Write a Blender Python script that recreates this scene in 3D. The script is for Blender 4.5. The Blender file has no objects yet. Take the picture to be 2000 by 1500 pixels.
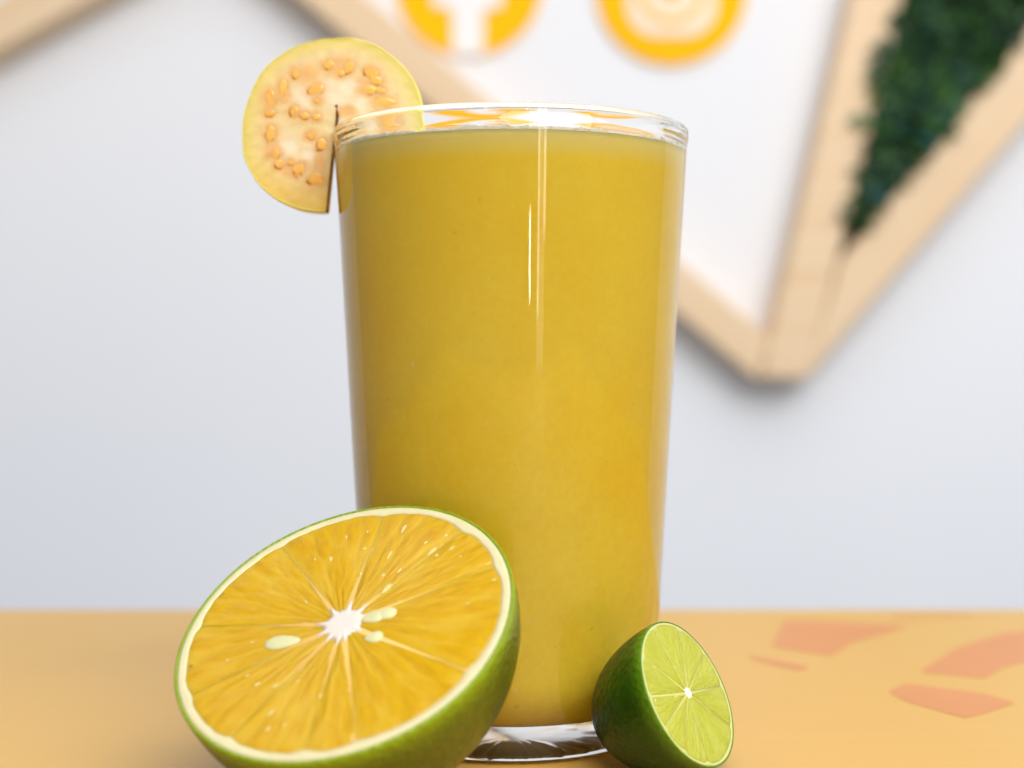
import bpy, bmesh, math, random
import numpy as np
from mathutils import Vector, Matrix, noise

sc = bpy.context.scene
COL = sc.collection
random.seed(7)
rng = np.random.default_rng(7)

# ------------------------------------------------------------------ camera
LV0 = .1211                                 # juice level
F = 3000.0                                  # focal length in photo pixels (photo is 2000 x 1500)
GY = 0.3240                                 # distance camera -> glass axis
EYE = 0.0771                               # eye height above the table top
PITCH = math.atan(36.0 / F)
cam_d = bpy.data.cameras.new('camera')
cam = bpy.data.objects.new('camera', cam_d)
COL.objects.link(cam)
cam.location = (0, 0, EYE)
cam.rotation_euler = (math.radians(90) - PITCH, 0, 0)
cam_d.sensor_width = 36.0
cam_d.lens = F / 2000.0 * 36.0
cam_d.clip_start = 0.01
cam_d.clip_end = 50
cam_d.dof.use_dof = True
cam_d.dof.focus_distance = 0.292
cam_d.dof.aperture_fstop = 9.2
sc.camera = cam

# ------------------------------------------------------------------ world, lamps, exposure
world = bpy.data.worlds.new('World')
sc.world = world
world.use_nodes = True
bg = world.node_tree.nodes['Background']
bg.inputs[0].default_value = (0.86, 0.92, 1.0, 1)
bg.inputs[1].default_value = 0.32

def area(name, loc, target, sx, sy, power, color=(1, 1, 1), spread=180):
    d = bpy.data.lights.new(name, 'AREA')
    d.shape = 'RECTANGLE'
    d.size, d.size_y = sx, sy
    d.energy = power
    d.color = color
    d.spread = math.radians(spread)
    o = bpy.data.objects.new(name, d)
    COL.objects.link(o)
    o.location = loc
    o.rotation_euler = (Vector(target) - Vector(loc)).to_track_quat('-Z', 'Y').to_euler()
    return o

area('ceiling_panel', (0.42, 0.12, 1.45), (0.36, 0.60, 0.0), 1.8, 1.1, 13.5, (0.99, 0.99, 1.0))
area('front_panel', (0.50, -0.60, 0.98), (0.05, 0.4, 0.14), 1.3, 0.9, 30.5, (1.0, 0.98, 0.955))
# small shop lamps and a tall bright door gap behind the camera (the thin streaks on the glass)
area('shop_lamp', (0.335, -1.60, 0.275), (0, 0.3, 0.1), 0.020, 0.13, 0.30, (0.70, 0.80, 1.0))
area('shop_lamp', (0.74, -1.55, 0.36), (0, 0.3, 0.1), 0.045, 0.62, 0.75, (1.0, 0.78, 0.58))
area('shop_lamp', (0.60, -1.55, 0.30), (0, 0.3, 0.1), 0.03, 0.75, 0.55, (1.0, 0.90, 0.70))
area('shop_lamp', (0.66, -1.56, 0.10), (0, 0.3, 0.1), 0.16, 0.90, 0.75, (1.0, 0.92, 0.80))
area('shop_lamp', (-0.50, -1.55, 0.46), (0, 0.3, 0.1), 0.10, 0.26, 0.7, (1.0, 0.92, 0.80))
area('shop_lamp', (0.42, -1.60, 0.02), (0, 0.3, 0.1), 0.03, 0.12, 0.35, (1.0, 0.96, 0.85))

sc.view_settings.view_transform = 'Standard'
sc.view_settings.look = 'None'
sc.view_settings.exposure = -0.14
sc.view_settings.gamma = 1.0
sc.view_settings.use_curve_mapping = False
cy = sc.cycles
cy.use_denoising = True
cy.max_bounces = 24
cy.transmission_bounces = 20
cy.glossy_bounces = 8
cy.diffuse_bounces = 6
cy.caustics_reflective = False
cy.caustics_refractive = True
cy.blur_glossy = 0.3
cy.sample_clamp_indirect = 6.0

# ------------------------------------------------------------------ helpers
CS, SN = math.cos(PITCH), math.sin(PITCH)
CAM = Vector((0, 0, EYE))

def ray(px, py):
    a, b = (px - 1000) / F, (750 - py) / F
    return Vector((a, CS + b * SN, -SN + b * CS))

def on_y(px, py, y):                        # photo pixel -> point on the vertical plane at depth y
    r = ray(px, py)
    return CAM + r * (y / r.y)

def on_plane(px, py, c, n):
    r = ray(px, py)
    return CAM + r * ((c - CAM).dot(n) / r.dot(n))

def on_table(px, py, z=0.0):
    return on_plane(px, py, Vector((0, 0, z)), Vector((0, 0, 1)))

def link_mesh(name, verts, faces, mat, parent=None, smooth=True):
    me = bpy.data.meshes.new(name)
    me.from_pydata([tuple(v) for v in verts], [], faces)
    me.update()
    bm = bmesh.new(); bm.from_mesh(me)
    bmesh.ops.recalc_face_normals(bm, faces=bm.faces)
    bm.to_mesh(me); bm.free()
    if smooth:
        me.polygons.foreach_set('use_smooth', [True] * len(me.polygons))
    me.materials.append(mat)
    o = bpy.data.objects.new(name, me)
    COL.objects.link(o)
    if parent: o.parent = parent
    return o

def from_bm(name, bm, mat, parent=None, smooth=True):
    me = bpy.data.meshes.new(name)
    bm.to_mesh(me); bm.free()
    if smooth:
        me.polygons.foreach_set('use_smooth', [True] * len(me.polygons))
    me.materials.append(mat)
    o = bpy.data.objects.new(name, me)
    COL.objects.link(o)
    if parent: o.parent = parent
    return o

def empty(name, loc, label, cat, group=None):
    o = bpy.data.objects.new(name, None)
    COL.objects.link(o)
    o.location = loc
    o.empty_display_size = 0.01
    return tag(o, label, cat, group)

def tag(o, label=None, cat=None, group=None, kind=None):
    if label: o['label'] = label
    if cat: o['category'] = cat
    if group: o['group'] = group
    if kind: o['kind'] = kind
    return o

def set_point_attr(o, name, vals):
    at = o.data.attributes.new(name, 'FLOAT_COLOR', 'POINT')
    arr = np.ones((len(o.data.vertices), 4), dtype=np.float32)
    arr[:, :3] = vals
    at.data.foreach_set('color', arr.ravel())

def set_float_attr(o, name, vals):
    at = o.data.attributes.new(name, 'FLOAT', 'POINT')
    at.data.foreach_set('value', np.asarray(vals, dtype=np.float32))

def set_vec_attr(o, name, vals):
    at = o.data.attributes.new(name, 'FLOAT_VECTOR', 'POINT')
    at.data.foreach_set('vector', np.asarray(vals, dtype=np.float32).ravel())

# ------------------------------------------------------------------ materials
class NT:
    def __init__(self, name):
        self.m = bpy.data.materials.new(name)
        self.m.use_nodes = True
        self.t = self.m.node_tree
        self.p = self.t.nodes['Principled BSDF']
    def n(self, typ, **kw):
        nd = self.t.nodes.new(typ)
        for k, v in kw.items():
            setattr(nd, k, v)
        return nd
    def l(self, a, b):
        self.t.links.new(a, b)
    def set(self, **kw):
        for k, v in kw.items():
            s = self.p.inputs[k.replace('_', ' ')]
            s.default_value = (*v, 1) if (isinstance(v, tuple) and len(v) == 3 and s.type == 'RGBA') else v
        return self
    def coord(self, out='Object'):
        return self.n('ShaderNodeTexCoord').outputs[out]
    def attr(self, name, out='Color'):
        a = self.n('ShaderNodeAttribute'); a.attribute_name = name
        return a.outputs[out]
    def mapping(self, src, scale=(1, 1, 1)):
        mp = self.n('ShaderNodeMapping'); self.l(src, mp.inputs[0])
        mp.inputs['Scale'].default_value = scale
        return mp.outputs[0]
    def noise(self, src, scale, detail=3, rough=.5):
        nz = self.n('ShaderNodeTexNoise')
        self.l(src, nz.inputs['Vector'])
        nz.inputs['Scale'].default_value = scale
        nz.inputs['Detail'].default_value = detail
        nz.inputs['Roughness'].default_value = rough
        return nz.outputs['Fac']
    def ramp(self, fac, stops):
        r = self.n('ShaderNodeValToRGB'); self.l(fac, r.inputs[0])
        e = r.color_ramp.elements
        while len(e) < len(stops): e.new(0.5)
        for el, (p, c) in zip(e, stops):
            el.position = p; el.color = (*c, 1)
        return r.outputs[0]
    def mix(self, fac, a, b, mode='MIX'):
        mx = self.n('ShaderNodeMix', data_type='RGBA', blend_type=mode)
        for sock, v in ((mx.inputs[0], fac), (mx.inputs[6], a), (mx.inputs[7], b)):
            if isinstance(v, (int, float)): sock.default_value = v
            elif isinstance(v, tuple): sock.default_value = (*v, 1)
            else: self.l(v, sock)
        return mx.outputs[2]
    def bump(self, h, strength=.3, dist=.001, normal=None):
        b = self.n('ShaderNodeBump'); self.l(h, b.inputs['Height'])
        b.inputs['Strength'].default_value = strength
        b.inputs['Distance'].default_value = dist
        if normal: self.l(normal, b.inputs['Normal'])
        return b.outputs[0]
    def base(self, c): self.l(c, self.p.inputs['Base Color'])
    def normal(self, c): self.l(c, self.p.inputs['Normal'])

def m_wall():
    t = NT('painted_wall'); t.set(Roughness=.75)
    c = t.coord()
    t.base(t.mix(t.noise(c, 2.2, 3), (.765, .785, .835), (.80, .82, .865)))
    t.normal(t.bump(t.noise(c, 260, 2), .15, .002))
    return t.m

def m_table():
    t = NT('warm_laminate'); t.set(Roughness=.42)
    c = t.coord()
    g = t.noise(t.mapping(c, (6, 60, 6)), 4, 4, .6)
    cl = t.noise(c, 9, 3)
    a = t.mix(g, (.55, .310, .072), (.62, .37, .098))
    t.base(t.mix(cl, a, (.61, .365, .078)))
    t.normal(t.bump(t.noise(c, 900, 2), .08, .0004))
    return t.m

def m_print():
    t = NT('red_print'); t.set(Roughness=.42)
    t.base(t.mix(t.noise(t.coord(), 60, 3), (.56, .215, .062), (.60, .245, .080)))
    return t.m

def m_wood(name, a, b):
    t = NT(name); t.set(Roughness=.55)
    c = t.mapping(t.coord(), (1.2, 26, 26))
    g = t.noise(c, 3.0, 5, .6)
    t.base(t.ramp(g, [(.3, a), (.7, b)]))
    t.normal(t.bump(g, .15, .002))
    return t.m

def m_plain(name, col, rough=.5, var=.06, scale=40, **kw):
    t = NT(name); t.set(Roughness=rough, **kw)
    lo = tuple(x * (1 - var) for x in col); hi = tuple(min(1, x * (1 + var)) for x in col)
    t.base(t.mix(t.noise(t.coord(), scale, 3), lo, hi))
    return t.m

def m_glass():
    t = NT('clear_glass')
    t.set(Roughness=0.0, IOR=1.5, Transmission_Weight=1.0, Base_Color=(.985, .995, .99))
    return t.m

def m_juice():
    t = NT('pulpy_juice')
    t.set(Roughness=.5, Subsurface_Weight=.4, Subsurface_Radius=(.8, .66, .16), Subsurface_Scale=.006, Specular_IOR_Level=.1)
    c = t.coord()
    cl = t.ramp(t.noise(t.mapping(c, (1, 1, .6)), 42, 5, .65), [(.32, (0, 0, 0)), (.68, (1, 1, 1))])
    a = t.mix(cl, (.96, .615, .016), (.98, .70, .055))
    gr = t.ramp(t.noise(c, 700, 2, .6), [(.35, (.97, .955, .90)), (.65, (1, 1, 1))])
    a = t.mix(1.0, a, gr, 'MULTIPLY')
    fl = t.ramp(t.noise(c, 420, 2, .5), [(.71, (0, 0, 0)), (.79, (.8, .8, .8))])
    b = t.mix(fl, a, (.82, .50, .008))
    fl2 = t.ramp(t.noise(t.mapping(c, (1.3, 1.1, .9)), 360, 2, .5), [(.74, (0, 0, 0)), (.80, (1, 1, 1))])
    b = t.mix(fl2, b, (.95, .80, .25))
    # brighter upper juice painted in: the colour lightens with height
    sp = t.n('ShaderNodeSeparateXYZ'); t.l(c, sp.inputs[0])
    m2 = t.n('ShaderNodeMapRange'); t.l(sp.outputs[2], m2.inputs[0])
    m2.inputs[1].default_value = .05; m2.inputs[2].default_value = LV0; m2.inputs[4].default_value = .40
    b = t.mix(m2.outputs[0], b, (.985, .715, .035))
    # froth: the top few millimetres are full of air and paler
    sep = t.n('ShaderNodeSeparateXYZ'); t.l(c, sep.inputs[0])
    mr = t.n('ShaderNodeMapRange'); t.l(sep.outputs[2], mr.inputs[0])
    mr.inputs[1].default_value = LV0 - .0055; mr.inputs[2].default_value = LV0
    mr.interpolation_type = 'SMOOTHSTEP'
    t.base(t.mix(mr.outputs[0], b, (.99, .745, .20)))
    return t.m

def m_foam():
    t = NT('foam')
    t.set(Roughness=.5, Specular_IOR_Level=.2)
    v = t.n('ShaderNodeTexVoronoi'); t.l(t.coord(), v.inputs['Vector']); v.inputs['Scale'].default_value = 900
    t.base(t.ramp(v.outputs['Distance'], [(.1, (.80, .72, .48)), (.5, (.95, .91, .76))]))
    return t.m

def m_rind(name, stops, pore=1.0, lip=None):
    t = NT(name); t.set(Roughness=.34, Specular_IOR_Level=.35)
    c = t.coord()
    b = t.ramp(t.noise(c, 70, 6, .7), stops)
    b = t.mix(t.ramp(t.noise(c, 420, 3, .6), [(.62, (0, 0, 0)), (.72, (.55, .55, .55))]), b, stops[0][1])
    t.base(t.mix(t.attr('lip', 'Fac'), b, lip) if lip else b)
    v = t.n('ShaderNodeTexVoronoi'); t.l(c, v.inputs['Vector']); v.inputs['Scale'].default_value = 750
    n1 = t.bump(v.outputs['Distance'], .55 * pore, .0006)
    t.normal(t.bump(t.noise(c, 140, 2), .2, .0008, n1))
    return t.m

def m_flesh(name, lo, mid, hi, pale, sss, wet=.17, sac=3.6, relief=.34):
    # 'polar' attribute: (angle * radius-free, radius, 0) so the juice sacs stretch from the core to the rind
    t = NT(name)
    t.set(Roughness=wet, Subsurface_Weight=.35, Subsurface_Radius=sss, Subsurface_Scale=.004, Specular_IOR_Level=.32)
    p = t.attr('polar', 'Vector')
    wob = t.n('ShaderNodeVectorMath', operation='SCALE')
    nz = t.n('ShaderNodeTexNoise'); t.l(t.mapping(p, (2, 2, 1)), nz.inputs['Vector']); nz.inputs['Scale'].default_value = 2
    t.l(nz.outputs['Color'], wob.inputs[0]); wob.inputs['Scale'].default_value = .35
    ad = t.n('ShaderNodeVectorMath', operation='ADD'); t.l(t.mapping(p, (sac, sac * .42, 1)), ad.inputs[0]); t.l(wob.outputs[0], ad.inputs[1])
    v = t.n('ShaderNodeTexVoronoi', feature='SMOOTH_F1'); t.l(ad.outputs[0], v.inputs['Vector'])
    v.inputs['Scale'].default_value = 1.0; v.inputs['Smoothness'].default_value = .35
    s1 = t.noise(t.mapping(p, (4, 1.4, 1)), 2.0, 4, .6)
    s2 = t.noise(t.mapping(p, (24, 4.0, 1)), 2.0, 3, .6)
    col = t.ramp(s1, [(.30, lo), (.52, mid), (.74, hi)])
    cell = t.n('ShaderNodeSeparateColor'); t.l(v.outputs['Color'], cell.inputs[0])
    col = t.mix(t.ramp(cell.outputs[0], [(.2, (0, 0, 0)), (1, (.6, .6, .6))]), col, hi)
    rim = t.ramp(v.outputs['Distance'], [(.45, (0, 0, 0)), (.85, (.5, .5, .5))])
    col = t.mix(rim, col, pale)
    st = t.ramp(s2, [(.66, (0, 0, 0)), (.84, (.7, .7, .7))])
    t.base(t.mix(st, col, pale))
    inv = t.n('ShaderNodeMath', operation='SUBTRACT'); inv.inputs[0].default_value = 1.0; t.l(v.outputs['Distance'], inv.inputs[1])
    n1 = t.bump(inv.outputs[0], relief, .0010)
    t.normal(t.bump(s2, .35, .0005, n1))
    return t.m

def m_attr(name, attr, rough=.35, sss=None, scale=.004, bump_scale=500, bump=.2):
    t = NT(name); t.set(Roughness=rough)
    if sss: t.set(Subsurface_Weight=.7, Subsurface_Radius=sss, Subsurface_Scale=scale)
    c = t.attr(attr)
    co = t.coord()
    t.base(t.mix(t.ramp(t.noise(co, 260, 3), [(.3, (.94, .93, .90)), (.7, (1, 1, 1))]), c, c, 'MIX') if False else
           t.mix(1.0, c, t.ramp(t.noise(co, 320, 3), [(.3, (.93, .92, .88)), (.7, (1, 1, 1))]), 'MULTIPLY'))
    t.normal(t.bump(t.noise(co, bump_scale, 3), bump, .0006))
    return t.m

def m_leaf():
    t = NT('dark_leaf'); t.set(Roughness=.45)
    t.base(t.attr('tint'))
    return t.m

WALL, TABLE, PRINT = m_wall(), m_table(), m_print()
PINE = m_wood('pale_pine', (.72, .50, .29), (.80, .62, .42))
YELLOW = m_plain('yellow_acrylic', (.97, .50, .001), .6, .03, 12, Specular_IOR_Level=.1)
ICONWHITE = m_plain('white_acrylic', (.82, .82, .84), .5, .02, 12)
ICONCREAM = m_plain('cream_acrylic', (.84, .74, .60), .5, .03, 12)
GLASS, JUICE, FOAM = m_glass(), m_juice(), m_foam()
LEAF = m_leaf()
BACKING = m_plain('moss_backing', (.010, .028, .018), .9, .3, 60)

# ------------------------------------------------------------------ setting: wall and table top
WY = 1.15
def box_mesh(name, x0, x1, y0, y1, z0, z1, mat, parent=None, bevel=0.0, seg=2):
    bm = bmesh.new()
    bmesh.ops.create_cube(bm, size=1)
    for v in bm.verts:
        v.co = Vector(((x0 + x1) / 2 + v.co.x * (x1 - x0), (y0 + y1) / 2 + v.co.y * (y1 - y0), (z0 + z1) / 2 + v.co.z * (z1 - z0)))
    if bevel:
        bmesh.ops.bevel(bm, geom=list(bm.edges), offset=bevel, segments=seg, affect='EDGES', profile=.5)
    return from_bm(name, bm, mat, parent, smooth=False)

wall = box_mesh('wall', -1.25, 1.6, WY, WY + .08, -0.75, 1.5, WALL)
tag(wall, kind='structure')
far = on_table(1000, 1190).y
table = box_mesh('tabletop', -0.62, 0.62, -0.35, far, -0.028, 0.0, TABLE, bevel=.0012)
tag(table, kind='structure')

def sheet_on_table(name, pts, mat, parent, z=.00010, th=.00005):
    P = [on_table(*p, z) for p in pts]
    # gently rounded corners
    Q = []
    n = len(P)
    for i in range(n):
        a, b, c = P[i - 1], P[i], P[(i + 1) % n]
        for t_ in (0, .5, 1):
            p0 = b.lerp(a, .10); p1 = b.lerp(c, .10)
            Q.append((p0.lerp(b, t_)).lerp(b.lerp(p1, t_), t_))
    m = len(Q)
    V = [Vector((q.x, q.y, z)) for q in Q] + [Vector((q.x, q.y, z - th)) for q in Q]
    Fc = [tuple(range(m)), tuple(range(2 * m - 1, m - 1, -1))] + [(i, i + m, (i + 1) % m + m, (i + 1) % m) for i in range(m)]
    return link_mesh(name, V, Fc, mat, parent, smooth=False)

for pts in ([(1532, 1211), (1640, 1214), (1775, 1222), (1740, 1234), (1660, 1256), (1625, 1280), (1505, 1262)],
            [(1463, 1279), (1582, 1301), (1562, 1310), (1470, 1288)],
            [(1795, 1312), (1870, 1264), (1960, 1236), (2080, 1224), (2080, 1276), (1960, 1302), (1925, 1324)],
            [(1735, 1350), (1768, 1334), (1920, 1354), (1985, 1372), (1925, 1392), (1885, 1402), (1770, 1369)],
            [(1740, 1203), (1900, 1200), (1900, 1203), (1745, 1207)]):
    sheet_on_table('printed_shape', pts, PRINT, table)

# ------------------------------------------------------------------ wooden frame on the wall
frame = empty('wooden_frame', on_y(1545, 735, WY - .03), 'pale pine zigzag frame of four timbers mounted on the white wall', 'frame')
def timber(p0, p1, width_px, yf, yb=WY - .0005):
    a, b = on_y(*p0, yf), on_y(*p1, yf)
    w = width_px / F * yf
    d = (b - a).normalized()
    zc = Vector((0, 1, 0)); yc = zc.cross(d)
    L = (b - a).length
    bm = bmesh.new(); bmesh.ops.create_cube(bm, size=1)
    dep = yb - yf
    for v in bm.verts:
        v.co = Vector((v.co.x * L, v.co.y * w, v.co.z * dep))
    bmesh.ops.bevel(bm, geom=list(bm.edges), offset=.003, segments=2, affect='EDGES', profile=.5)
    o = from_bm('timber', bm, PINE, frame, smooth=False)
    c = (a + b) / 2 + Vector((0, dep / 2, 0)) - frame.location
    R3 = Matrix((d, yc, zc)).transposed()
    o.matrix_local = Matrix.Translation(c) @ R3.to_4x4()
    return o
def cut_timber(quad, yf, yb=WY - .0005):          # mitred timber: corners of its front face in photo pixels
    P = [on_y(*q, yf) for q in quad]
    c = sum(P, Vector()) / 4
    d = (P[1] - P[0]).normalized(); zc = Vector((0, 1, 0)); yc = zc.cross(d)
    M = Matrix.Translation(c - frame.location) @ Matrix((d, yc, zc)).transposed().to_4x4()
    R3 = Matrix((d, yc, zc))
    bm = bmesh.new()
    vs = [bm.verts.new(R3 @ (p - c)) for p in P]
    f = bm.faces.new(vs)
    e = bmesh.ops.extrude_face_region(bm, geom=[f])
    for v in e['geom']:
        if isinstance(v, bmesh.types.BMVert): v.co.z += yb - yf
    bmesh.ops.recalc_face_normals(bm, faces=bm.faces)
    bmesh.ops.bevel(bm, geom=list(bm.edges), offset=.002, segments=2, affect='EDGES', profile=.5)
    o = from_bm('timber', bm, PINE, frame, smooth=False)
    o.matrix_local = M
timber((-330, 226), (455, -206), 88, 1.114)
cut_timber([(400, -275), (1505, 660), (1480, 742), (400, -160)], 1.1155)
cut_timber([(1723, -250), (1829, -250), (1578, 740), (1486, 738)], 1.1125)
cut_timber([(1573, 743), (2286, -93), (2194, -167), (1640, 512)], 1.1142)

# ------------------------------------------------------------------ moss panel between the timbers
mossroot = empty('moss_panel', on_y(1660, 470, WY - .01), 'dark green leafy moss panel between the two pine timbers', 'plant panel')
tri = [(1648, 492), (1700, 190), (1800, -260), (2230, -260), (2140, -60)]
P3 = [on_y(*p, WY - .012) - mossroot.location for p in tri]
m = len(P3)
V = P3 + [p + Vector((0, .011, 0)) for p in P3]
link_mesh('backing', V, [tuple(range(m)), tuple(range(2 * m - 1, m - 1, -1))] + [(i, i + m, (i + 1) % m + m, (i + 1) % m) for i in range(m)], BACKING, mossroot, smooth=False)
def in_poly(x, y, poly):
    r = False
    for i in range(len(poly)):
        (x0, y0), (x1, y1) = poly[i - 1], poly[i]
        if (y0 > y) != (y1 > y) and x < (x1 - x0) * (y - y0) / (y1 - y0) + x0: r = not r
    return r
LV, LF, LC = [], [], []
tri2 = [(1658, 450), (1716, 190), (1814, -260), (2200, -260), (2122, -82)]
nl = 0
while nl < 4600:
    px, py = random.uniform(1630, 2240), random.uniform(-260, 500)
    if not in_poly(px, py, tri2): continue
    nl += 1
    dep = random.uniform(.012, .041)
    c = on_y(px, py, WY - dep) - mossroot.location
    ln = random.uniform(.010, .024); wd = ln * random.uniform(.35, .6)
    d = Vector((random.gauss(0, 1), random.gauss(-.6, .5), random.gauss(-.1, 1))).normalized()
    nrm = Vector((random.gauss(0, .5), -1, random.gauss(.3, .5))).normalized()
    s = d.cross(nrm).normalized(); up = s.cross(d)
    i0 = len(LV)
    for (u, w_, h) in ((0, 0, 0), (.35, .5, .05), (.7, .42, .02), (1, 0, -.1), (.7, -.42, .02), (.35, -.5, .05), (.45, 0, -.06)):
        LV.append(c + d * (u * ln) + s * (w_ * wd) + up * (h * ln))
    LF += [(i0, i0 + 1, i0 + 6), (i0 + 1, i0 + 2, i0 + 6), (i0 + 2, i0 + 3, i0 + 6), (i0 + 3, i0 + 4, i0 + 6), (i0 + 4, i0 + 5, i0 + 6), (i0 + 5, i0, i0 + 6)]
    k = random.random()
    cl = noise.noise(c * 14) * .5 + .5
    g = .35 + .9 * cl
    colr = (.016 + .030 * k, .055 + .065 * k, .020 + .020 * (1 - k)) if random.random() > .10 else (.02, .09, .085)
    LC += [[x * g * 1.7 for x in colr]] * 7
leaves = link_mesh('foliage', LV, LF, LEAF, mossroot, smooth=False)
set_point_attr(leaves, 'tint', np.array(LC))
tag(leaves, kind='stuff')

# ------------------------------------------------------------------ round icons on the wall
def plate(name, pts_px, y_front, th, mat, parent, bevel=.0008):
    P = [on_y(*p, y_front) - parent.location for p in pts_px]
    bm = bmesh.new()
    f = bm.faces.new([bm.verts.new(p) for p in P])
    r = bmesh.ops.extrude_face_region(bm, geom=[f])
    for v in r['geom']:
        if isinstance(v, bmesh.types.BMVert): v.co.y += th
    bmesh.ops.recalc_face_normals(bm, faces=bm.faces)
    return from_bm(name, bm, mat, parent, smooth=False)
def circ(cx, cy_, r, n=72, a0=0, a1=360):
    return [(cx + r * math.cos(math.radians(a0 + (a1 - a0) * i / n)), cy_ + r * math.sin(math.radians(a0 + (a1 - a0) * i / n))) for i in range(n)]
def ring(name, outer, inner, y_front, th, mat, parent):
    n = len(outer)
    V = []
    for pts in (outer, inner):
        V += [on_y(*p, y_front) - parent.location for p in pts]
    V += [v + Vector((0, th, 0)) for v in V]
    Fc = []
    for i in range(n):
        j = (i + 1) % n
        Fc += [(i, j, n + j, n + i), (2 * n + i, 3 * n + i, 3 * n + j, 2 * n + j), (i, 2 * n + i, 2 * n + j, j), (n + i, n + j, 3 * n + j, 3 * n + i)]
    return link_mesh(name, V, Fc, mat, parent, smooth=False)
def rrect(x0, y0, x1, y1, r, n=12):
    out = []
    for (cx, cy_, a) in ((x1 - r, y1 - r, 0), (x0 + r, y1 - r, 90), (x0 + r, y0 + r, 180), (x1 - r, y0 + r, 270)):
        out += [(cx + r * math.cos(math.radians(a + 90 * i / n)), cy_ + r * math.sin(math.radians(a + 90 * i / n))) for i in range(n + 1)]
    return out

ic1 = empty('letter_sign', on_y(916, 100, WY - .006), 'round yellow wall sign with a white letter f', 'sign', 'round yellow signs on the wall')
plate('disc', circ(916, -36, 143), WY - .004, .0035, YELLOW, ic1)
fpts = [(884, 106), (884, 20), (872, 14), (846, 12), (846, -34), (884, -34), (884, -64), (892, -94), (912, -114), (944, -120), (976, -117), (976, -78),
        (958, -78), (947, -72), (944, -60), (944, -34), (984, -34), (978, 14), (955, 16), (944, 22), (944, 106)]
plate('letter', fpts, WY - .0055, .003, ICONWHITE, ic1)

ic2 = empty('camera_sign', on_y(1312, 122, WY - .006), 'round yellow wall sign with a cream camera outline', 'sign', 'round yellow signs on the wall')
plate('disc', circ(1312, -22, 147), WY - .004, .0035, YELLOW, ic2)
plate('camera_body', rrect(1225, -112, 1399, 70, 60), WY - .0055, .0025, ICONCREAM, ic2)
ring('camera_outline', circ(1312, -22, 68), circ(1312, -22, 56), WY - .007, .0025, YELLOW, ic2)
plate('lens', circ(1312, -22, 22), WY - .007, .0025, YELLOW, ic2)
plate('flash', circ(1376, -90, 11, 24), WY - .007, .0025, YELLOW, ic2)

# ------------------------------------------------------------------ glass
GX = -0.0003
def lathe(name, prof, mat, parent, n=160, origin=(0, 0, 0), wob=None, zwob=None):
    V, Fc = [], []
    m = len(prof)
    idx = []
    for j, (r, z) in enumerate(prof):
        if r < 1e-7:
            idx.append([len(V)] * n); V.append(Vector((0, 0, z)))
        else:
            row = []
            for i in range(n):
                a = 2 * math.pi * i / n
                row.append(len(V))
                rr = r * (1 + (wob(a, z) if wob else 0))
                V.append(Vector((rr * math.cos(a), rr * math.sin(a), z + (zwob(a, r, z) if zwob else 0))))
            idx.append(row)
    for j in range(m - 1):
        for i in range(n):
            k = (i + 1) % n
            f = [idx[j][i], idx[j][k], idx[j + 1][k], idx[j + 1][i]]
            g = []
            for q in f:
                if q not in g: g.append(q)
            if len(g) > 2: Fc.append(tuple(g))
    return link_mesh(name, V, Fc, mat, parent)

def Rout(z): return .0299 + .0566 * z
WT = .0016
HT = .1265
def arc(cx, cz, r, a0, a1, n):
    return [(cx + r * math.cos(math.radians(a0 + (a1 - a0) * i / n)), cz + r * math.sin(math.radians(a0 + (a1 - a0) * i / n))) for i in range(n + 1)]
# outer profile bottom -> rim -> inner floor
prof = [(0, .0022), (.010, .0021), (.018, .0015), (.0225, .0006), (.0252, .0001)]
prof += [(.0270, 0.0), (.0284, .0003), (.0293, .0010), (.0298, .0022), (Rout(.0045), .0045)]
prof += [(Rout(z), z) for z in (.008, .02, .04, .06, .08, .10, .115, .1215)]
ro = Rout(.1215)
prof += [(ro + .0001, .1228), (ro + .00035, .1238)]
lc = ro - .00085
prof += arc(lc, HT - .00125, .00125, -12, 185, 14)
def Rin(z): return Rout(z) - WT - .0006 * max(0, (.03 - z) / .03)
prof += [(Rin(.1235) - .0001, .1236), (Rin(.1215), .1215)]
prof += [(Rin(z), z) for z in (.115, .10, .08, .06, .04, .025)]
FL = .0064; FR = .0105
rc = Rin(.0169) - FR
inner_curve = [(rc + FR * math.cos(math.radians(a)), FL + FR + FR * math.sin(math.radians(a))) for a in range(0, -91, -9)]
prof += inner_curve + [(.008, FL + .0001), (0, FL + .0002)]
groot = empty('drinking_glass', (GX, GY, 0), 'tall clear tumbler filled with yellow juice standing on the table', 'glass')
def knurl(a, r, z):                              # uneven moulding under the base
    return (.0003 + .0004 * noise.noise(Vector((math.cos(a) * 22, math.sin(a) * 22, r * 400)))) if z < .0021 and .014 < r < .0268 and z > 0 else 0.0
lathe('glass_body', prof, GLASS, groot, n=288, zwob=knurl)

# juice, a hair inside the glass wall so no air gap shows
E_ = .00012
jp = [(0, FL + .0002 - E_), (.008, FL + .0001 - E_)]
jp += [(r + E_ * math.cos(math.radians(a)), z + E_ * math.sin(math.radians(a))) for (r, z), a in zip(reversed(inner_curve), range(-90, 1, 9))]
jp += [(Rin(z) + E_, z) for z in (.025, .04, .06, .08, .10, .115, LV0 - .001, LV0 + .0004)]
jp += [(Rin(LV0) - .0004, LV0 + .0001), (Rin(LV0) - .002, LV0 - .0004), (.02, LV0 - .0005), (0, LV0 - .0005)]
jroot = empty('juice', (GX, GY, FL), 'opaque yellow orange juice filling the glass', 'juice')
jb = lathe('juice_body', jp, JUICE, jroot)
jb.location = (0, 0, -FL)

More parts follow.
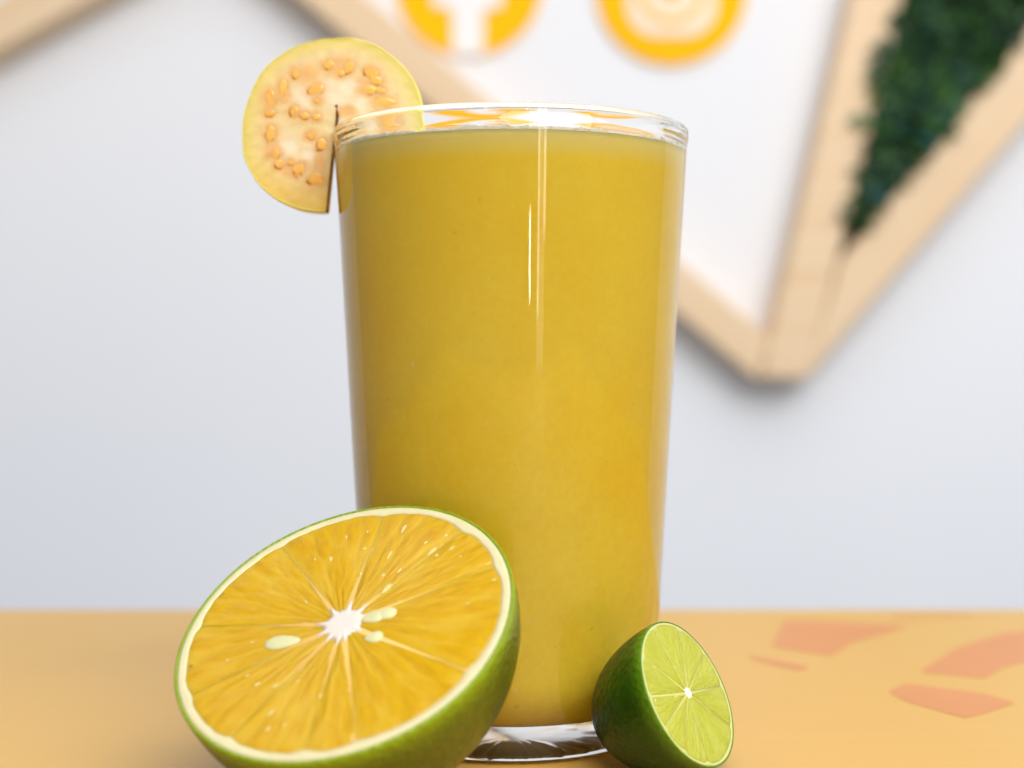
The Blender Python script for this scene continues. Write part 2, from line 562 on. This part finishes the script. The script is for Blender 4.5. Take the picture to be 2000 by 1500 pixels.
# froth clinging to the wall above the juice
NF = 900
V, Fc = [], []
def froth_h(a):
    q = Vector((math.cos(a), math.sin(a), 0))
    return .0012 + .0009 * noise.noise(q * 4) + .0006 * noise.noise(q * 17 + Vector((3, 1, 0))) + .0005 * abs(noise.noise(q * 60))
for lvl in range(6):
    for i in range(NF):
        a = 2 * math.pi * i / NF
        top = max(.0003, froth_h(a))
        z = LV0 - .0004 + (top + .0004) * min(1, lvl / 4)
        rr = Rin(z) + .00010 if lvl < 4 else Rin(z) - .0002
        if lvl == 5: z, rr = LV0 - .00015, Rin(LV0) - .0018
        if lvl == 4: z -= .00008
        if 0 < lvl < 4: z += .00012 * noise.noise(Vector((math.cos(a) * 80, math.sin(a) * 80, lvl * 2.0)))
        V.append(Vector((rr * math.cos(a), rr * math.sin(a), z - FL)))
for lvl in range(5):
    for i in range(NF):
        k = (i + 1) % NF
        Fc.append((lvl * NF + i, lvl * NF + k, (lvl + 1) * NF + k, (lvl + 1) * NF + i))
V.append(Vector((0, 0, LV0 - .0002 - FL)))       # the froth covers the whole surface
for i in range(NF): Fc.append((5 * NF + i, 5 * NF + (i + 1) % NF, 6 * NF))
fo = link_mesh('froth', V, Fc, FOAM, jroot)
tag(fo, kind='stuff')

# ------------------------------------------------------------------ citrus halves
def citrus(name, label, cat, C, n, R, k, ray_px, pith_w, rind_w, core_r, mats, seeds_px, ray_len, mem_w, seed_rng, rays=True, edge_notch=.018, edge_open=.3, lip_w=.09):
    C = Vector(C); n = Vector(n).normalized()
    X = Vector((0, 0, 1)).cross(n).normalized(); Y = n.cross(X)
    base = Vector((C.x, C.y, 0))
    root = empty(name, base, label, cat)
    r_ = random.Random(seed_rng)
    def W(u, v, w=0.0): return C + X * u + Y * v + n * w - base
    off = [r_.uniform(0, 100) for _ in range(4)]
    def wob(th, ph=0):
        return 1 + .010 * noise.noise(Vector((math.cos(th) * 1.3 * math.cos(ph) + off[0], math.sin(th) * 1.3 * math.cos(ph), math.sin(ph) + off[1])))
    NTH = 192
    # rind: dome plus the thin green lip on the cut
    V, Fc = [], []
    rows = []
    for (rr, w) in ((1 - rind_w, -.0004), (1 - rind_w, .0), (1 - rind_w * .4, .00006), (1 - rind_w * .08, -.00006)):
        rows.append([W(R * rr * wob(t) * math.cos(t), R * rr * wob(t) * math.sin(t), w) for t in np.linspace(0, 2 * math.pi, NTH, endpoint=False)])
    NP = 48
    for j in range(1, NP):
        ph = math.pi / 2 * j / NP
        rows.append([W(R * math.cos(ph) * wob(t, ph) * math.cos(t), R * math.cos(ph) * wob(t, ph) * math.sin(t), -k * R * math.sin(ph)) for t in np.linspace(0, 2 * math.pi, NTH, endpoint=False)])
    for row in rows: V += row
    tip = len(V); V.append(W(0, 0, -k * R * 1.0))
    for j in range(len(rows) - 1):
        for i in range(NTH):
            a = (i + 1) % NTH
            Fc.append((j * NTH + i, j * NTH + a, (j + 1) * NTH + a, (j + 1) * NTH + i))
    j = len(rows) - 1
    for i in range(NTH): Fc.append((j * NTH + i, j * NTH + (i + 1) % NTH, tip))
    ro_ = link_mesh('rind', V, Fc, mats['rind'], root)
    lip = [1.0] * (4 * NTH)                      # the cut edge of the skin is paler than its outside
    for j in range(1, NP):
        x = math.pi / 2 * j / NP / lip_w
        lip += [math.exp(-x * x)] * NTH
    set_float_attr(ro_, 'lip', lip + [0.0])
    # segment angles
    ang = []
    for q in ray_px:
        e = on_plane(*q, C, n) - C
        ang.append(math.atan2(e.dot(Y), e.dot(X)))
    nseg = len(ang)
    def adist(t):
        return min(abs((t - a + math.pi) % (2 * math.pi) - math.pi) for a in ang)
    def rflesh(t):
        b = R * (1 - rind_w - pith_w)
        d = adist(t) * b
        notch = R * edge_notch * math.exp(-(d / (R * .055)) ** 2)
        return (b - notch + R * .010 * noise.noise(Vector((math.cos(t) * 3 + off[2], math.sin(t) * 3, 0))) + R * .006 * noise.noise(Vector((math.cos(t) * 14 + off[2], math.sin(t) * 14, 3))))
    # pith: ring with an inner wall and a closed floor
    V, Fc = [], []
    T = np.linspace(0, 2 * math.pi, 2 * NTH, endpoint=False); N2 = len(T)
    prs = [(0, -.0012), (0, -.00008), (.25, .00004), (.75, .00004), (1.0, -.00004), (1.0, -.0012)]
    for (q, w) in prs:
        for t in T:
            r0, r1 = rflesh(t) * 1.002, R * (1 - rind_w) * wob(t) * .999
            rr = r0 + (r1 - r0) * q
            V.append(W(rr * math.cos(t), rr * math.sin(t), w))
    for j in range(len(prs) - 1):
        for i in range(N2):
            a = (i + 1) % N2
            Fc.append((j * N2 + i, j * N2 + a, (j + 1) * N2 + a, (j + 1) * N2 + i))
    Fc.append(tuple(range(N2)))
    link_mesh('pith', V, Fc, mats['pith'], root)
    # membrane sheet that shows in the gaps between the segments
    V, Fc = [W(0, 0, -.00003)], []
    for t in T: V.append(W(rflesh(t) * 1.0005 * math.cos(t), rflesh(t) * 1.0005 * math.sin(t), -.00003))
    V.append(W(0, 0, -.001))
    for t in T: V.append(W(rflesh(t) * 1.0005 * math.cos(t), rflesh(t) * 1.0005 * math.sin(t), -.001))
    for i in range(N2):
        a = (i + 1) % N2
        Fc += [(0, 1 + i, 1 + a), (N2 + 1, N2 + 2 + a, N2 + 2 + i), (1 + i, N2 + 2 + i, N2 + 2 + a, 1 + a)]
    link_mesh('membrane', V, Fc, mats['membrane'], root)
    # segments
    ang_s = sorted(a % (2 * math.pi) for a in ang)
    for s in range(nseg):
        a0 = ang_s[s]; a1 = ang_s[(s + 1) % nseg]
        if a1 < a0: a1 += 2 * math.pi
        NA, NR = 40, 56
        V, Fc, pol = [], [], []
        w0 = mem_w * r_.uniform(.6, 1.4); w1 = mem_w * r_.uniform(.6, 1.4)
        rl = ray_len * r_.uniform(.7, 1.3)
        for j in range(NR + 1):
            fr = j / NR
            for i in range(NA + 1):
                fa = i / NA
                # angular inset that follows the membrane thickness
                def inset(rr, w): return (w * math.exp(-(rr / (R * rl)) ** 2) + .00001 + w * edge_open * max(0, (rr / R - .72) / .28) ** 2) / max(rr, R * .04)
                ro_ = rflesh(a0 + (a1 - a0) * fa) * .999
                ri_ = R * core_r * .55
                rr = ri_ + (ro_ - ri_) * fr
                i0, i1 = inset(rr, w0), inset(rr, w1)
                t = a0 + i0 + (a1 - a0 - i0 - i1) * fa
                # sacs: gentle swelling of every segment with a rough surface
                edge = min(fa, 1 - fa) * (a1 - a0) * rr
                h = .00010 * (1 - math.exp(-edge / .0008)) * (1 - math.exp(-(ro_ - rr) / .0008))
                q = Vector((t * 16, rr / R * 9, s * 3.1))
                h += .00012 * noise.noise(q) + .00007 * noise.noise(q * 2.3)
                if i in (0, NA) or j in (0, NR): h = .0
                V.append(W(rr * math.cos(t), rr * math.sin(t), h)); pol.append((t * 3 + s * 7.3, rr / R * 3, s))
        M = NA + 1
        for j in range(NR):
            for i in range(NA):
                Fc.append((j * M + i, j * M + i + 1, (j + 1) * M + i + 1, (j + 1) * M + i))
        # skirt
        loop = [i for i in range(M)] + [j * M + NA for j in range(1, NR + 1)] + [NR * M + i for i in range(NA - 1, -1, -1)] + [j * M for j in range(NR - 1, 0, -1)]
        b0 = len(V)
        for q in loop:
            V.append(V[q] - n * .00001); pol.append(pol[q])
        b1 = len(V)
        for q in loop:
            V.append(V[q] - n * .0007); pol.append(pol[q])
        for i in range(len(loop)):
            a = (i + 1) % len(loop)
            Fc.append((b0 + i, b0 + a, b1 + a, b1 + i))
        o = link_mesh('segment', V, Fc, mats['flesh'], root)
        set_vec_attr(o, 'polar', pol)
    # core: a white star whose points run out along the membranes
    V, Fc = [], []
    NC = 240
    def rcore(t):
        b = R * core_r * (1 + .16 * noise.noise(Vector((math.cos(t) * 2 + off[3], math.sin(t) * 2, 0))))
        if rays:
            for q, a in enumerate(ang_s):
                d = abs((t - a + math.pi) % (2 * math.pi) - math.pi)
                b += R * core_r * (.22 + .5 * ((q * 7919) % 10) / 10) * math.exp(-(d / .085) ** 2)
        return b
    TC = np.linspace(0, 2 * math.pi, NC, endpoint=False)
    V.append(W(0, 0, .00020))
    for (q, w) in ((.35, .0002), (.7, .00018), (1, .00004), (1.0, -.0008)):
        for t in TC: V.append(W(rcore(t) * q * math.cos(t), rcore(t) * q * math.sin(t), w))
    for i in range(NC):
        a = (i + 1) % NC
        Fc.append((0, 1 + i, 1 + a))
        for j in range(3):
            Fc.append((1 + j * NC + i, 1 + j * NC + a, 1 + (j + 1) * NC + a, 1 + (j + 1) * NC + i))
    link_mesh('core', V, Fc, mats['core'], root)
    # seeds, placed where the photo shows them
    for (px, py, ex, ey, L, Wd) in seeds_px:
        p = on_plane(px, py, C, n) - base; e = on_plane(ex, ey, C, n) - base
        d = (e - p).normalized(); s_ = n.cross(d)
        bm = bmesh.new(); bmesh.ops.create_uvsphere(bm, u_segments=20, v_segments=12, radius=1)
        for v in bm.verts:
            q = v.co.copy()
            tap = 1 - .28 * q.x
            v.co = p + d * (q.x * L) + s_ * (q.y * Wd * tap) + n * (q.z * Wd * .30 * tap + .00005)
        from_bm('seed', bm, mats['seed'], root)
    return root, W, C, n

O_MATS = dict(
    rind=m_rind('orange_green_rind', [(.25, (.055, .070, .001)), (.5, (.090, .112, .001)), (.75, (.130, .160, .002))], lip=(.21, .30, .004)),
    pith=m_plain('cream_pith', (.61, .56, .33), .55, .12, 300, Subsurface_Weight=.3, Subsurface_Scale=.002),
    membrane=m_plain('orange_membrane', (.72, .45, .12), .4, .15, 300),
    flesh=m_flesh('orange_flesh', (.49, .255, .001), (.535, .305, .001), (.575, .35, .002), (.62, .42, .04), (1.0, .45, .06)),
    core=m_plain('white_core', (.64, .575, .53), .6, .05, 400),
    seed=m_plain('pale_seed', (.56, .56, .31), .35, .10, 400))
L_MATS = dict(
    rind=m_rind('lime_green_rind', [(.25, (.006, .026, .0005)), (.5, (.014, .052, .001)), (.78, (.030, .095, .001))], .7, lip=(.085, .19, .004)),
    pith=m_plain('lime_pith', (.50, .53, .19), .5, .08, 400, Subsurface_Weight=.3, Subsurface_Scale=.002),
    membrane=m_plain('lime_membrane', (.50, .52, .13), .4, .10, 400),
    flesh=m_flesh('lime_flesh', (.36, .395, .028), (.40, .43, .036), (.44, .465, .05), (.47, .49, .09), (.8, 1.0, .15), .24, 1.8, .2),
    core=m_plain('lime_core', (.80, .76, .62), .6, .05, 400),
    seed=m_plain('lime_seed', (.60, .58, .30), .3, .10, 400))

def Z5(x, y): return (500 + x / 5.556, 1124 + y / 5.556)
def Z4(x, y): return (1100 + x / 4.545, 1170 + y / 4.545)
oroot, OW, OC, On = citrus('orange_half', 'halved green skinned orange with bright orange flesh and pale seeds in front of glass', 'orange',
       (-.02955, .26775, .03200), (-.2433, -.5501, .7989), .03089, 1.045, [Z5(*q) for q in ((1090, 130), (1450, 130), (1690, 240), (1250, 640), (990, 940), (780, 1060), (470, 1000), (480, 740), (600, 530), (740, 270))], .054, .020, .115, O_MATS,
       [(552, 1255, 620, 1246, .0034, .0016), (752, 1199, 700, 1206, .0022, .0014), (728, 1206, 690, 1214, .0022, .0014), (730, 1245, 695, 1250, .0017, .0013)],
       .42, .00050, 3)
citrus('lime_half', 'small halved lime with dark green skin and pale green flesh leaning by the glass', 'lime',
       (.03305, .28715, .01572), (.7435, -.491, .454), .01432, 1.43, [Z4(*q) for q in ((820, 290), (1030, 260), (1230, 520), (1420, 770), (1400, 1060), (1270, 1380), (1080, 1300), (920, 1120), (790, 860), (700, 500))], .040, .022, .075, L_MATS,
       [], .85, .00021, 11, rays=False, edge_notch=.03, edge_open=1.0, lip_w=.10)

# raised specks on the orange's cut face, coloured pale as wet highlights
SAC_GLINT = m_plain('sac_highlight', (.76, .52, .20), .12, .12, 500, Subsurface_Weight=.4, Subsurface_Scale=.002)
ocore = on_plane(675, 1237, OC, On)
for (zx, zy, L, Wd) in ((1480, 348, .42, .30), (1610, 355, .40, .2), (1420, 280, .6, .26), (1530, 240, .5, .28), (1455, 325, 1.3, .42), (1225, 345, 1.3, .26), (1190, 455, .5, .34), (1068, 450, .5, .26),
                        (1090, 312, .5, .3), (990, 250, .6, .24), (905, 368, .8, .36), (585, 1200, 1.1, .26), (565, 1290, .6, .3), (510, 1045, .7, .3), (605, 1055, .9, .22), (455, 1000, .5, .22),
                        (345, 915, .4, .22), (730, 1030, .4, .22), (850, 1110, .6, .2), (655, 1270, .5, .24), (1300, 205, 1.3, .36), (1205, 530, 1.5, .5), (1560, 310, .8, .26), (1105, 220, .4, .2),
                        (1280, 430, .7, .26), (1790, 480, .5, .2), (820, 370, .5, .2), (770, 600, .6, .22), (480, 820, .4, .2), (1650, 610, .6, .18)):
    p = on_plane(320 + zx / 2.778, 960 + zy / 2.778, OC, On)
    d = (p - ocore).normalized(); s_ = On.cross(d)
    bm = bmesh.new(); bmesh.ops.create_icosphere(bm, subdivisions=2, radius=1)
    for v in bm.verts:
        q = v.co * (1 + .2 * noise.noise(v.co + p * 900))
        v.co = p + d * (q.x * L * .001) + s_ * (q.y * Wd * .001 * (1 + .4 * q.x)) + On * (q.z * .00016 + .00005) - oroot.location
    from_bm('glint_sac', bm, SAC_GLINT, oroot)

# ------------------------------------------------------------------ fruit slice hung on the rim
SY = GY - .0030                                  # front face plane
TH = .0062
ap = (657, 207)                                  # apex of the slot, in photo pixels
outline_px = [(636, 412), (630, 414), (582, 408), (539, 389), (503, 359), (483, 324), (474, 303), (473, 278), (475, 227), (488, 184), (511, 139), (551, 104), (602, 82), (652, 74),
              (713, 79), (762, 106), (800, 144), (817, 177), (824, 202), (825, 232), (822, 268), (812, 310), (792, 350), (765, 380), (735, 400), (712, 409)]
sroot = empty('fruit_slice', on_y(657, 250, GY), 'round yellow fruit slice with cream flesh and orange seeds hooked on glass rim', 'fruit slice')
A0 = math.atan2(outline_px[0][1] - ap[1], outline_px[0][0] - ap[0])
def polar_outline():
    out = []
    prev = None
    for (x, y) in outline_px:
        a = math.atan2(y - ap[1], x - ap[0])
        if prev is not None:
            while a < prev - 1e-6: a += 2 * math.pi
        out.append((a, math.hypot(x - ap[0], y - ap[1]))); prev = a
    return out
PO = polar_outline()
pa = np.array([p[0] for p in PO]); pr = np.array([p[1] for p in PO])
NT_, NR_ = 420, 110
ths = np.linspace(pa[0], pa[-1], NT_)
rad = np.interp(ths, pa, pr)
ker = np.ones(7) / 7
rad_s = np.convolve(np.pad(rad, 3, mode='edge'), ker, mode='valid')
rad = np.where((ths - pa[0] > .06) & (pa[-1] - ths > .06), rad_s, rad)
Z1 = lambda zx, zy: (450 + zx / 3.948, 50 + zy / 3.948)
loc_blobs = [(590, 370, 105, 75), (850, 310, 140, 75), (1080, 430, 110, 120), (400, 540, 75, 85), (540, 680, 120, 45), (320, 880, 60, 110), (480, 1090, 160, 65), (690, 1080, 55, 120), (1230, 720, 110, 120), (900, 660, 90, 50), (300, 620, 60, 110), (660, 470, 60, 70)]
white_blobs = [(560, 560, 90, 90), (900, 480, 130, 80), (760, 480, 80, 60), (450, 940, 80, 90), (600, 1000, 60, 80), (820, 560, 80, 80), (1010, 600, 50, 70)]
seeds = [(310, 560, 42, 55, 0), (300, 675, 32, 28, 0), (405, 480, 26, 60, 12), (500, 370, 28, 35, 0), (490, 665, 35, 40, 0), (570, 700, 35, 24, 0), (660, 705, 28, 22, 0),
         (655, 495, 58, 36, -25), (665, 580, 20, 18, 0), (760, 310, 38, 32, -20), (850, 365, 28, 26, 0), (910, 320, 36, 48, 20), (1085, 360, 52, 40, 30), (1120, 420, 56, 32, 20),
         (1060, 495, 66, 30, -5), (1155, 500, 40, 22, 10), (1190, 590, 90, 26, 5), (1200, 672, 66, 16, -6), (1240, 775, 88, 36, -4), (310, 830, 38, 55, 0), (330, 980, 45, 36, 30),
         (375, 1070, 32, 34, 0), (510, 1110, 30, 50, 0), (545, 1105, 18, 40, 0), (620, 850, 34, 26, -30), (700, 920, 32, 46, 10), (660, 1190, 62, 40, 10), (850, 890, 42, 38, 0), (465, 1060, 24, 18, 0)]
def slice_color(px, py, fr):
    cream = np.array([.73, .61, .34]); rimc = np.array([.71, .60, .16]); white = np.array([.80, .71, .56]); peach = np.array([.74, .43, .16])
    c = cream + (rimc - cream) * max(0, min(1, (fr - .74) / .25)) ** 1.3
    if py > 300: c = c + (np.array([.78, .52, .13]) - c) * min(.6, (py - 300) / 130) * max(0, min(1, (fr - .6) / .3))
    zx, zy = (px - 450) * 3.948, (py - 50) * 3.948
    nz = noise.noise(Vector((zx / 60, zy / 60, 1.3))) * .35 + noise.noise(Vector((zx / 22, zy / 22, 5.1))) * .25
    w = 0
    for (x, y, a, b) in white_blobs:
        d = ((zx - x) / a) ** 2 + ((zy - y) / b) ** 2
        w = max(w, math.exp(-d * .8))
    c = c + (white - c) * min(1, w)
    p = 0
    for (x, y, a, b) in loc_blobs:
        d = math.sqrt(((zx - x) / a) ** 2 + ((zy - y) / b) ** 2) + nz * .5
        p = max(p, 1 / (1 + math.exp((d - .95) * 6)))
    for (x, y, a, b, _) in seeds:
        d = math.sqrt(((zx - x) / (a + 36)) ** 2 + ((zy - y) / (b + 36)) ** 2) + nz * .4
        p = max(p, 1.1 / (1 + math.exp((d - .95) * 5)))
    return .95 * (c + (peach - c) * min(1, p * .85))
V, Fc, CC = [], [], []
AMBER = np.array([.94, .56, .07])  # orange pulp colour, lifted to stand in for light passing through the flesh
def addv(px, py, y, col):
    V.append(on_y(px, py, SY) + Vector((0, y - SY, 0)) - sroot.location); CC.append(col)
RB = .982
for j in range(NR_ + 1):
    fr = j / NR_
    for i in range(NT_):
        r = 3 + (rad[i] * RB - 3) * fr
        px, py = ap[0] + r * math.cos(ths[i]), ap[1] + r * math.sin(ths[i])
        h = .00009 * noise.noise(Vector((px / 18, py / 18, 2))) + .00002 * noise.noise(Vector((px / 5, py / 5, 7)))
        if j == NR_: h = 0
        addv(px, py, SY + h, slice_color(px, py, fr))
for j in range(NR_):
    for i in range(NT_ - 1):
        Fc.append((j * NT_ + i, j * NT_ + i + 1, (j + 1) * NT_ + i + 1, (j + 1) * NT_ + i))
# back face and slot walls
b0 = len(V)
for j in (0, NR_):
    for i in range(NT_):
        r = 3 if j == 0 else rad[i] * RB
        addv(ap[0] + r * math.cos(ths[i]), ap[1] + r * math.sin(ths[i]), SY + TH, np.array([.74, .56, .22]))
for i in range(NT_ - 1):
    Fc.append((b0 + i, b0 + i + 1, b0 + NT_ + i + 1, b0 + NT_ + i))
FV, FFc, FCC = V, Fc, CC
V, Fc, CC = [], [], []
for col_i in (0, NT_ - 1):
    w0 = len(V)
    for j in range(0, NR_ + 1, 2):
        fr = j / NR_; r = 3 + (rad[col_i] * RB - 3) * fr
        px, py = ap[0] + r * math.cos(ths[col_i]), ap[1] + r * math.sin(ths[col_i])
        cc = AMBER * (1 + .3 * noise.noise(Vector((px / 9, py / 9, 4))))
        addv(px, py, SY, cc); addv(px, py, SY + TH, cc)
    for j in range(NR_ // 2):
        Fc.append((w0 + 2 * j, w0 + 2 * j + 1, w0 + 2 * j + 3, w0 + 2 * j + 2))
w0 = len(V)
for i in range(NT_):
    r = 3
    for y in (SY, SY + TH): addv(ap[0] + r * math.cos(ths[i]), ap[1] + r * math.sin(ths[i]), y, AMBER)
for i in range(NT_ - 1): Fc.append((w0 + 2 * i, w0 + 2 * i + 1, w0 + 2 * i + 3, w0 + 2 * i + 2))
CUT = m_attr('slice_cut', 'tint', .8, None, .003, 260, .06)
CUT.node_tree.nodes['Principled BSDF'].inputs['Specular IOR Level'].default_value = 0.0
cut = link_mesh('cut_wall', V, Fc, CUT, sroot)
set_point_attr(cut, 'tint', np.array(CC))
V, Fc, CC = FV, FFc, FCC
SLICE = m_attr('slice_flesh', 'tint', .22, (.7, .55, .35), .003, 260, .06)
fl = link_mesh('flesh', V, Fc, SLICE, sroot)
set_point_attr(fl, 'tint', np.array(CC))
# rind band round the slice
V, Fc = [], []
for (q, y) in ((RB, SY + .0004), (RB, SY - .00002), (.992, SY - .00004), (1.0, SY + .0005), (1.004, SY + TH * .5), (1.0, SY + TH - .0005), (.992, SY + TH), (RB, SY + TH)):
    for i in range(NT_):
        r = rad[i] * q
        V.append(on_y(ap[0] + r * math.cos(ths[i]), ap[1] + r * math.sin(ths[i]), SY) + Vector((0, y - SY, 0)) - sroot.location)
for j in range(7):
    for i in range(NT_ - 1):
        Fc.append((j * NT_ + i, j * NT_ + i + 1, (j + 1) * NT_ + i + 1, (j + 1) * NT_ + i))
SRIND = m_rind('slice_rind', [(.3, (.74, .62, .07)), (.7, (.78, .68, .11))], .15)
link_mesh('rind', V, Fc, SRIND, sroot)
# seeds bedded in the pulp
SEED = m_plain('orange_seed', (.73, .39, .085), .14, .3, 420)
pxm = SY / F
for (zx, zy, a, b, rot) in seeds:
    px, py = Z1(zx, zy)
    c = on_y(px, py, SY) - sroot.location
    a *= 1.2 / 3.948 * pxm; b *= 1.2 / 3.948 * pxm
    ca, sa = math.cos(math.radians(-rot)), math.sin(math.radians(-rot))
    bm = bmesh.new(); bmesh.ops.create_icosphere(bm, subdivisions=2, radius=1)
    o = (random.uniform(0, 50), random.uniform(0, 50))
    for v in bm.verts:
        q = v.co * (1 + .5 * noise.noise(v.co * 1.3 + Vector((o[0], o[1], 0))))
        x, z = q.x * a, q.z * b
        v.co = c + Vector((x * ca - z * sa, q.y * .00010 + .00003, x * sa + z * ca))
    from_bm('seed', bm, SEED, sroot)
